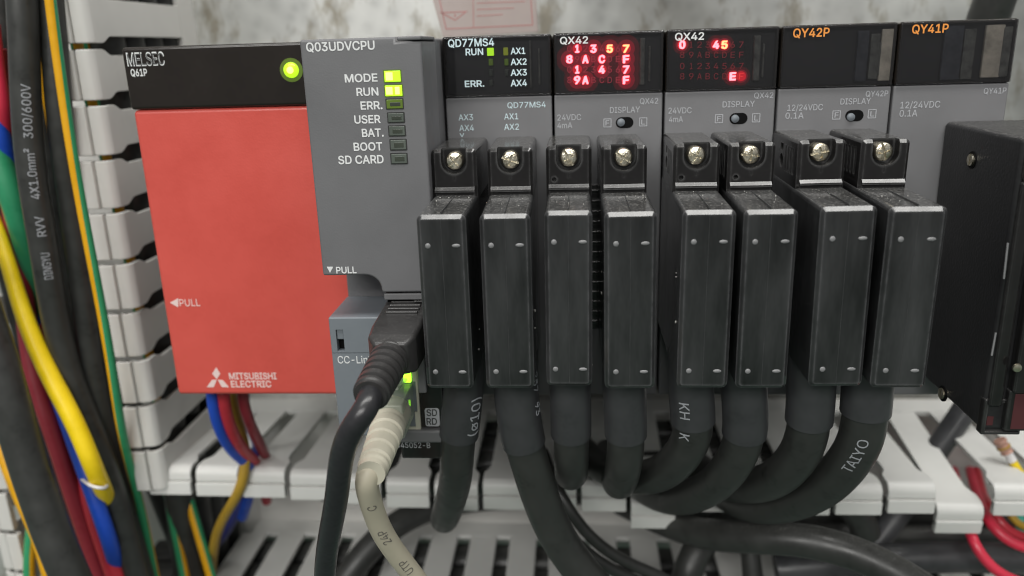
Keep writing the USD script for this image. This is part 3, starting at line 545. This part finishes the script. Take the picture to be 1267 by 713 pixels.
fr = obj('label_frame', rbox(p[0] - 1.2, 168, BY - 1.8, BY + .2, q[2] - .5, p[2] + .8, .4), BLACK, tc); obj('red_label', rbox(p[0], 167.5, BY - 1.95, BY - 1, q[2], p[2], .2), RED_LABEL, fr)
obj('window_frame', cut(rbox(BX - .1, BX + 8.5, BY - .5, BY + 2, -91.2, -82.5, .3), block(BX + .7, BX + 8, BY - 2, BY + .4, -90.6, -83.3)), BLACK, tc)
obj('red_strip', block(BX + 1.0, BX + 2.4, BY - .12, BY + .1, -89.0, -86.8), RED_LABEL, tc, False)

# ------------------------------------------------------------------ data plug with black cable
up_ = thing('data_plug', 'black moulded data plug with thick cable in the processor port', 'data plug', (-9.5, -20, -70))
ux, uz = -8.4, -66.0
secs = [(-19, 5.2, 3.6), (-23, 5.7, 4.2), (-38, 5.9, 4.6), (-43.0, 5.5, 4.6), (-45, 4.2, 4.0)]
P_ = [m3.Manifold.sphere(1.1, 16).translate([ux - 4.9 * 0 + sx * (w - 1.1), y, uz - (abs(y) - 17.5) * .10 + sz * (h - 1.1)]) for y, w, h in secs for sx in (-1, 1) for sz in (-1, 1)]
bodym = m3.Manifold.batch_hull(P_)
u_b = obj('plug_body', bodym, RUBBER, up_, 45)
for i in range(4):
    y = -25.0 - 2.1 * i; zt = uz - (abs(y) - 17.5) * .10 + 4.25 + .02 * i
    obj('grip_rib', rbox(ux - 3.9, ux + 3.9, y - .45, y + .45, zt - .4, zt + .7, .3), RUBBER, u_b)
for i, (cz, yy) in enumerate(((.9, -31), (-.6, -34))):
    obj('emblem_ridge', tube(spline([(ux + 6.0, yy - 2.0, uz - 3 + cz), (ux + 6.05, yy, uz + .5 + cz), (ux + 6.0, yy + 2.2, uz - 2.4 + cz)], .5), .3, 8), RUBBER, u_b)
boot = [np.array([ux - (i * .09), -43.0 - 1.0 * i * 1.0, uz - 2.6 - i * .13]) for i in range(0, 20)]
pr, rr_ = [], []
for i in range(0, 74):
    y = -44.0 - i * .25; fr_ = i / 73
    rib = .42 * (1 if (i % 11) < 7 else -1) if 6 < i < 70 else 0
    pr.append((ux - .9 * fr_, y, uz - 2.55 - 2.0 * fr_)); rr_.append(4.1 - .65 * fr_ + rib)
obj('strain_relief', tube(pr, rr_, 28), RUBBER, up_, 40)
ye = pr[-1]
cpath = [ye, (ye[0] - .2, ye[1] - 2.8, ye[2] - 1.2)] + [tuple(at(*q)) for q in ((431, 540, -66), (417, 610, -62), (405, 680, -54), (400, 760, -44), (398, 850, -36))]
cp_ = spline([(ye[0] + .1, ye[1] + 4, ye[2] + .3)] + cpath, 1.4)
obj('cable', tube(cp_, 2.55, 26), CABLE_SHINY, up_, 50)

# ------------------------------------------------------------------ network plug with beige cable
nt = thing('network_plug', 'clear network plug with cream boot and beige cable', 'network plug', (-12, -20, -91))
nx, nz = -10.4, -86.6
obj('plug_body', rbox(nx - 5.0, nx + 2.2, -39, -22, nz - 5.6, nz + 3.2, .5), CLEAR_PLUG, nt)
obj('latch', m3.Manifold.batch_hull([m3.Manifold.sphere(.4, 8).translate([x, y, z]) for x in (nx - 2.6, nx + .8) for y, z in ((-19, nz + 3.4), (-36, nz + 6.2))]), CLEAR_PLUG, nt)
bp, br = [], []
for i in range(61):
    f_ = i / 60; y = -30 - 27 * f_; rib = (.22 if (i % 9) < 6 else -.2) if 14 < i < 56 else 0
    bp.append((nx - 1.4 + .6 * f_, y - 3, nz - 1.0 - 2.0 * f_)); br.append(4.3 - 1.2 * f_ + rib)
obj('boot', tube(bp, br, 26), CREAM, nt, 40)
e_ = bp[-1]
npth = spline([bp[34], bp[50]] + [tuple(at(*q)) for q in ((455, 588, -59), (459, 622, -56), (474, 660, -52), (502, 700, -47), (553, 765, -41), (615, 840, -35))], 1.4)
obj('cable', tube(npth, 2.55, 26), CREAM_CABLE, nt, 50)
L = np.linalg.norm(np.diff(npth, axis=0), axis=1).sum()
for tx, s0 in (('UTP', 27.5), ('24P', 40.5), ('C  AT', 49)):
    pass
def arc_at(path, u, v):
    best = None; s = np.r_[0, np.cumsum(np.linalg.norm(np.diff(path, axis=0), axis=1))]
    d = (path - EYE) @ RM.T; uv = np.stack([633.5 + FPX * d[:, 0] / d[:, 1], 356.5 - FPX * d[:, 2] / d[:, 1]], 1)
    return s[np.argmin(((uv - (u, v)) ** 2).sum(1))], s[-1]
for tx, uv in (('UTP', (508, 700)), ('24P', (477, 664)), ('C', (457, 622))):
    s0, L = arc_at(npth, *uv); obj('lettering', wrap_text(tx, npth, L - s0, 2.0, 2.57, .05, True), PRINT_BLACK, nt)

# ------------------------------------------------------------------ cables and wires at the left
def line(name, label, cat, pts, r, mat, group=None, stripe=None, step=2.2, twist=0.0, sides=18, raw=None):
    p = spline(raw or [tuple(at(*q)) for q in pts], step)
    t = thing(name, label, cat, tuple(p[-1]), group)
    if np.ndim(r): r = np.interp(np.linspace(0, 1, len(p)), np.linspace(0, 1, len(r)), r)
    obj('insulation', tube(p, r, sides), mat, t, 50)
    if stripe is not None:                     # the green band of an earth wire: an arc of the skin, in turns from the viewer's side
        T = np.gradient(p, axis=0); T /= np.linalg.norm(T, axis=1, keepdims=True); n = EYE - p; n -= T * (n * T).sum(1, keepdims=True); n /= np.linalg.norm(n, axis=1, keepdims=True); b = np.cross(T, n)
        th = (np.linspace(stripe[0], stripe[1], 10)[None] + np.linspace(0, twist, len(p))[:, None]) * 2 * math.pi
        vs = p[:, None] + (r + .05) * (np.cos(th)[..., None] * n[:, None] + np.sin(th)[..., None] * b[:, None])
        q = np.array([(i * 10 + j, i * 10 + j + 1, i * 10 + j + 11, i * 10 + j + 10) for i in range(len(p) - 1) for j in range(9)])
        obj('green_stripe', trimesh.Trimesh(vs.reshape(-1, 3), np.vstack([q[:, [0, 1, 2]], q[:, [0, 2, 3]]]), process=False), W_STRIPE, t, 50)
    return t, p
LG = 'cables and wires bundled in the upright duct'
t_, p_ = line('black_cable', 'black four-core cable with white 300/600V print at left', 'cable', [(22, -60, 22), (27, 0, 20), (31, 90, 19), (38, 200, 18), (55, 310, 18), (82, 450, 20), (122, 556, 20), (148, 640, 20), (168, 713, 20), (190, 790, 20)], 4.1, CABLE, LG)
for tx, uv in (('DINGYU', (58, 342)), ('RVV', (49, 287)), ('4X1.0mm²', (38, 245)), ('300/600V', (24, 168))):
    s0, L = arc_at(p_, *uv); obj('lettering', wrap_text(tx, p_, L - s0, 2.35, 4.12, .0, True, {'DINGYU': .66, '4X1.0mm²': .92}.get(tx, .98)), PRINT_CABLE, t_)
line('black_cable', 'plain black cable between the printed cable and grey duct fingers', 'cable', [(60, -60, 26), (64, 0, 26), (72, 120, 24), (86, 240, 25), (104, 370, 26), (120, 480, 26), (142, 580, 28), (170, 680, 30), (196, 780, 30)], 3.7, CABLE, LG)
line('black_cable', 'thick black cable crossing the bottom left corner', 'cable', [(-60, 270, 10), (-28, 370, 6), (0, 456, 2), (28, 550, 0), (56, 635, -2), (88, 715, -4), (128, 800, -6)], 5.6, CABLE, LG)
line('black_cable', 'dim black cable at the far left edge of the picture', 'cable', [(2, -60, 40), (4, 20, 40), (8, 120, 40), (30, 300, 46), (70, 460, 50), (120, 640, 50), (150, 760, 48)], 4.6, CABLE, LG)
line('yellow_wire', 'thick yellow wire slanting down at left of the black cables', 'wire', [(-26, 225, 34), (2, 300, 26), (30, 390, 18), (62, 465, 14), (93, 525, 11), (119, 586, 11), (140, 632, 24), (165, 690, 46)], [1.9, 2.2, 2.7, 2.95, 2.9, 2.7, 2.3, 2.0], W_YEL, LG)
line('red_wire', 'dark red wire left of the thick yellow wire at bottom left', 'wire', [(-6, 60, 32), (0, 140, 32), (14, 250, 32), (30, 370, 30), (42, 456, 26), (65, 531, 22), (93, 617, 20), (120, 696, 20), (144, 770, 20)], 3.1, W_DKRED, LG)
line('red_wire', 'red wire beside the blue wire at the bottom left', 'wire', [(60, 400, 34), (84, 510, 30), (102, 580, 24), (118, 640, 19), (138, 700, 16), (154, 750, 14)], 2.9, W_RED, LG)
line('red_wire', 'bright red wire peeping in at the left edge above the blue one', 'wire', [(-10, 30, 28), (-3, 90, 27), (4, 135, 27), (10, 180, 32), (30, 260, 40)], 2.2, W_BRIGHT, LG)
line('blue_wire', 'blue wire coming out beneath the thick yellow wire', 'wire', [(-12, 120, 28), (2, 168, 28), (16, 225, 32), (36, 310, 34), (48, 420, 34), (72, 490, 26), (94, 552, 19), (112, 602, 15), (128, 648, 13), (141, 690, 16), (154, 760, 28)], 2.6, W_BLUE, LG)
line('green_wire', 'green wire at the left edge behind the printed cable', 'wire', [(-16, 150, 30), (2, 205, 28), (20, 262, 28), (40, 330, 32), (70, 420, 40)], 3.6, W_GREEN, LG)
p = at(118, 601, 6)
obj('cable_tie', tube(spline([tuple(at(*q)) for q in ((100, 592, 15), (106, 597, 11), (118, 603, 7.5), (128, 604, 8.5), (132, 601, 12))], .8), [.5, .6, .7, .7, .75, .8, .9, 1.0, 1.1][:0] or .55, 10), W_WHITE, smooth=50, label='small white cable tie across the yellow and blue wires', cat='cable tie')
EG = 'green and yellow earth wires along the duct'
line('earth_wire', 'long green and yellow earth wire along the duct finger tips', 'earth wire', [(56, -50, 16), (66, 30, 16), (80, 130, 16), (98, 240, 16), (119, 350, 16), (137, 450, 17), (152, 540, 22), (172, 620, 30), (194, 720, 32), (212, 800, 32)], 1.5, W_GOLD, EG, (-.42, -.10), twist=.36)
line('earth_wire', 'green and yellow earth wire showing between two black cables', 'earth wire', [(38, -50, 34), (46, 10, 34), (52, 70, 36), (70, 180, 40)], 1.8, W_GOLD, EG, (.55, .8))
line('earth_wire', 'middle earth wire emerging below the lowest duct finger', 'earth wire', [(196, 560, 60), (206, 600, 50), (218, 660, 46), (230, 720, 44), (245, 800, 42)], 1.8, W_GOLD, EG, (-.02, .45))
line('earth_wire', 'right-hand earth wire of those below the lowest duct finger', 'earth wire', [(214, 560, 60), (228, 600, 52), (240, 640, 48), (256, 695, 44), (284, 790, 40)], 1.8, W_GOLD, EG, (-.45, -.02))
line('earth_wire', 'earth wire behind the upright duct fingers seen through their slots', 'earth wire', [(94, -20, 46), (104, 60, 46), (124, 130, 48), (143, 200, 50), (160, 265, 52), (176, 335, 54), (190, 400, 56), (206, 480, 60), (222, 560, 70)], 2.0, W_GOLD, EG, (-.1, .25))
line('earth_wire', 'earth wire close inside the duct lip seen as yellow dots', 'earth wire', [(84, -20, 36), (96, 60, 36), (113, 128, 37), (131, 196, 38), (147, 262, 39), (160, 320, 40), (172, 385, 41), (186, 450, 43), (204, 540, 50), (216, 600, 60)], 1.8, W_GOLD, EG, (.1, .35))
line('orange_wire', 'orange yellow wire crossing the pale fingers at bottom left', 'wire', [(-30, 470, 30), (-2, 545, 24), (22, 610, 20), (46, 665, 18), (62, 720, 16), (84, 800, 14)], 2.05, W_GOLD, LG)
line('orange_wire', 'short orange yellow wire hanging at the bottom left corner', 'wire', [(38, 620, 30), (40, 645, 28), (37, 680, 26), (37, 730, 24), (40, 800, 22)], 2.0, W_GOLD, LG, (.0, .2))
line('black_cable', 'black cable deep in the duct behind the earth wires', 'cable', [(150, 480, 70), (180, 560, 72), (212, 640, 70), (244, 720, 66), (280, 820, 60)], 5.0, CABLE, LG)
line('black_cable', 'second black cable deep in the duct corner', 'cable', [(190, 520, 78), (225, 600, 78), (262, 680, 76), (300, 760, 74)], 5.0, CABLE, LG)

line('black_cable', 'black cable behind the printed one, filling the bundle', 'cable', [(46, -60, 46), (52, 60, 46), (62, 200, 46), (82, 330, 46), (110, 470, 46), (150, 640, 46), (184, 790, 44)], 5.0, CABLE, LG)
line('black_cable', 'black cable nearest the left duct wall', 'cable', [(-8, 240, 50), (20, 350, 50), (50, 470, 48), (90, 620, 44), (130, 780, 40)], 5.0, CABLE, LG)
for k, y in enumerate((50, 62, 74, 86)):  # hidden cables added to darken the gaps between the upright fingers
    line('black_cable', ('added black cable darkening the upright duct slots, nearest the lips', 'added black cable darkening the upright duct slots, second from the lips', 'added black cable darkening the upright duct slots, third from the lips', 'added black cable darkening the upright duct slots, deepest one')[k], 'cable', [], 5.4, CABLE, LG, raw=[(-115.6 - .4 * k, y, 120), (-116 + k * .3, y, 0), (-115.4, y, -100), (-116.5, y, -150), (-120, y, -230)])
# wires out of the bottom of the red module
PG = 'wires leaving the bottom of the red module'
line('blue_wire', 'blue wire leaving the bottom of the red module', 'wire', [(262, 470, 14), (264, 500, 14), (274, 535, 18), (292, 562, 26), (310, 582, 34), (300, 640, 50)], 1.9, W_BLUE, PG)
line('red_wire', 'red wire next to the blue one below the red module', 'wire', [(276, 470, 14), (278, 500, 14), (288, 535, 19), (304, 560, 28), (320, 578, 40), (330, 620, 60)], 1.9, W_RED, PG)
line('yellow_wire', 'mustard yellow wire leaving the red module and curling under the duct', 'wire', [(284, 470, 24), (288, 500, 25), (298, 535, 30), (303, 565, 30), (299, 598, 28), (280, 635, 34), (266, 670, 44), (262, 710, 56)], 1.8, W_MUSTARD, PG)
line('red_wire', 'dark red wire, rightmost of those below the red module', 'wire', [(299, 470, 20), (302, 500, 21), (312, 530, 26), (324, 555, 36), (334, 580, 50)], 1.8, W_DKRED, PG)
line('navy_wire', 'navy wire behind the red wires below the red module', 'wire', [(302, 480, 40), (306, 520, 42), (318, 550, 46), (312, 600, 48), (296, 630, 50), (278, 660, 56), (250, 690, 66)], 1.8, W_NAVY, PG)

# ------------------------------------------------------------------ cables in the lower duct
BG = 'black cables lying in the lower duct'
line('black_cable', 'broad black cable arching over the duct at bottom right', 'cable', [(770, 622, 60), (820, 645, 40), (870, 660, 24), (930, 665, 12), (1000, 670, 5), (1075, 692, 0), (1150, 735, -6), (1230, 796, -10)], 5.0, CABLE, BG)
line('black_cable', 'dark grey cable slanting through the duct slot at right', 'cable', [(1222, 460, 74), (1190, 512, 70), (1160, 556, 66), (1143, 584, 64), (1108, 640, 58), (1050, 710, 48), (1000, 780, 38)], 4.3, SLEEVE, BG)
line('black_cable', 'thin black twin lead curving right of the swinging cable, upper', 'cable', [(672, 560, 30), (690, 605, 14), (720, 652, 10), (765, 690, 10), (830, 720, 12), (900, 760, 14)], 1.9, CABLE, BG)
line('black_cable', 'thin black twin lead curving right of the swinging cable, lower', 'cable', [(662, 570, 30), (682, 625, 12), (712, 670, 8), (758, 705, 8), (820, 735, 10), (880, 780, 12)], 1.9, CABLE, BG)
line('black_cable', 'short black cable standing behind the arching cable', 'cable', [(918, 600, 60), (924, 650, 52), (930, 700, 46), (934, 770, 40)], 3.6, CABLE, BG)
line('black_cable', 'black cable lying level at the bottom right behind red wires', 'cable', [(960, 705, 44), (1050, 696, 44), (1140, 690, 44), (1230, 690, 44), (1330, 694, 44)], 5.4, SLEEVE, BG)
line('black_cable', 'upper level black cable deep in the right of the duct', 'cable', [(880, 640, 74), (980, 634, 74), (1080, 632, 74), (1180, 634, 74), (1300, 640, 74)], 5.6, CABLE, BG)
line('black_cable', 'middle level black cable deep in the right of the duct', 'cable', [(860, 664, 66), (960, 660, 66), (1080, 662, 66), (1200, 664, 66), (1320, 668, 66)], 4.2, CABLE, BG)
line('black_cable', 'sloping black cable deep behind the beige network cable', 'cable', [(395, 770, 40), (440, 700, 50), (490, 650, 62), (560, 622, 74), (660, 612, 78)], 5.2, CABLE, BG)
line('black_cable', 'black cable deep under the middle plugs', 'cable', [(600, 600, 78), (690, 606, 74), (780, 612, 70), (860, 622, 70), (940, 640, 72)], 5.4, CABLE, BG)
for k, (y, z) in enumerate(((46, -152.5), (58, -152), (70, -152.5), (83, -152))):  # hidden cables added so the level duct slots read dark
    line('black_cable', ('added black cable darkening the level duct slots, front one', 'added black cable darkening the level duct slots, second from the front', 'added black cable darkening the level duct slots, third from the front', 'added black cable darkening the level duct slots, rearmost')[k], 'cable', [], 5.0, CABLE, BG, raw=[(-60 + 6 * k, y, z - 3), (0, y, z), (60, y + 1, z), (100, y, z - 1), (128, y, z - 8), (135, y, z - 20)])
for k, (y, z) in enumerate(((40, -214), (54, -213), (69, -214), (84, -213))):  # cables added underneath to block light through the lower slots
    line('black_cable', ('added black cable below the duct to darken its slots, front one', 'added black cable below the duct to darken its slots, second', 'added black cable below the duct to darken its slots, third', 'added black cable below the duct to darken its slots, rearmost')[k], 'cable', [], 7.4, CABLE, BG, raw=[(-150, y, z), (-50, y + 1, z), (60, y - 1, z), (220, y, z)])
line('black_cable', 'dark cable dropping down left of the arching cable', 'cable', [(920, 640, 56), (880, 660, 44), (856, 695, 36), (844, 740, 32), (838, 800, 28)], 5.2, CABLE, BG)
RG = 'red wires at the bottom right'
line('red_wire', 'red wire looping down at bottom right, the lower one', 'wire', [(1180, 582, 92), (1190, 622, 60), (1198, 646, 40), (1204, 668, 32), (1222, 696, 28), (1250, 716, 26), (1290, 728, 26)], 1.75, W_BRIGHT, RG)
line('red_wire', 'red wire at bottom right, upper of the pair in front', 'wire', [(1200, 582, 92), (1211, 618, 64), (1219, 636, 46), (1226, 648, 40), (1244, 666, 36), (1270, 678, 34), (1310, 686, 34)], 1.75, W_BRIGHT, RG)
line('red_wire', 'red wire tucked just behind the upper front pair at right', 'wire', [(1208, 582, 92), (1217, 614, 72), (1226, 628, 56), (1236, 644, 50), (1254, 660, 48), (1290, 670, 46)], 1.75, W_RED, RG)
line('orange_wire', 'mustard wire below the rightmost duct finger', 'wire', [(1240, 600, 60), (1248, 632, 48), (1258, 646, 46), (1290, 660, 46)], 1.3, W_MUSTARD, RG)
line('green_wire', 'teal wire end at the right edge below the duct', 'wire', [(1256, 610, 60), (1262, 650, 50), (1266, 668, 50), (1275, 690, 50)], 1.6, W_TEAL, RG)
# lug with coloured wires in the duct slot
lg = thing('wire_lug', 'brownish crimped lug with white and yellow sleeves at right', 'wire lug', tuple(at(1250, 560, 52)))
a_, b_, c_, d_ = at(1238, 547, 46), at(1246, 560, 45), at(1253, 571, 44), at(1262, 585, 43)
obj('lug_barrel', tube(spline([a_ + (b_ - a_) * f for f in np.linspace(-.2, 1, 6)], .6), [2.0 + .25 * math.sin(i * 1.9) for i in range(len(spline([a_ + (b_ - a_) * f for f in np.linspace(-.2, 1, 6)], .6)))], 14), COPPER, lg)
obj('crimp_band', rod(a_ + (b_ - a_) * .38, a_ + (b_ - a_) * .52, 2.3, 14), W_MUSTARD, lg)
obj('white_sleeve', rod(b_, c_, 1.5, 14), W_WHITE, lg); obj('yellow_sleeve', tube(spline([c_, c_ + (d_ - c_) * .5, d_, d_ + (d_ - c_)], .8), 1.3, 14), W_YEL, lg)

# ------------------------------------------------------------------ things above the modules
lb = thing('warning_plate', 'faded pinkish clear plate with warning triangle above the modules', 'warning plate', (0, 60, 0))
YL = 58.0
cor = [at(u, v, YL) for u, v in ((548, 46), (666, 40), (661, -40), (524, -40))]
obj('plate', plate([(c[0], c[2]) for c in cor], YL, YL + 1.2, .2), LABEL_FILM, lb)
def strip(pts, w, name='printed_line'):
    q = LineString([(at(u, v, YL)[0], at(u, v, YL)[2]) for u, v in pts]).buffer(w, cap_style=2, join_style=2)
    ex = trimesh.creation.extrude_polygon(q, INK, engine='earcut'); obj(name, front(ex, YL), FILM_PRINT, lb)
strip([(537, -30), (552, 36), (659, 31), (655, -30)], .16)
strip([(546, 16), (577, 14.5), (563, 25), (546, 16)], .16, 'warning_triangle'); strip([(585, -30), (586, 34)], .12)
strip([(563, 17.5), (563, 21)], .2)
for k in range(3): strip([(590, 4 + 8 * k), (650 - 14 * k, 2 + 8 * k)], .12)
line('black_cable', 'black cable rising behind the rightmost module at the top', 'cable', [(1212, 60, 70), (1222, 25, 68), (1234, -10, 66), (1250, -60, 64)], 6.2, CABLE)
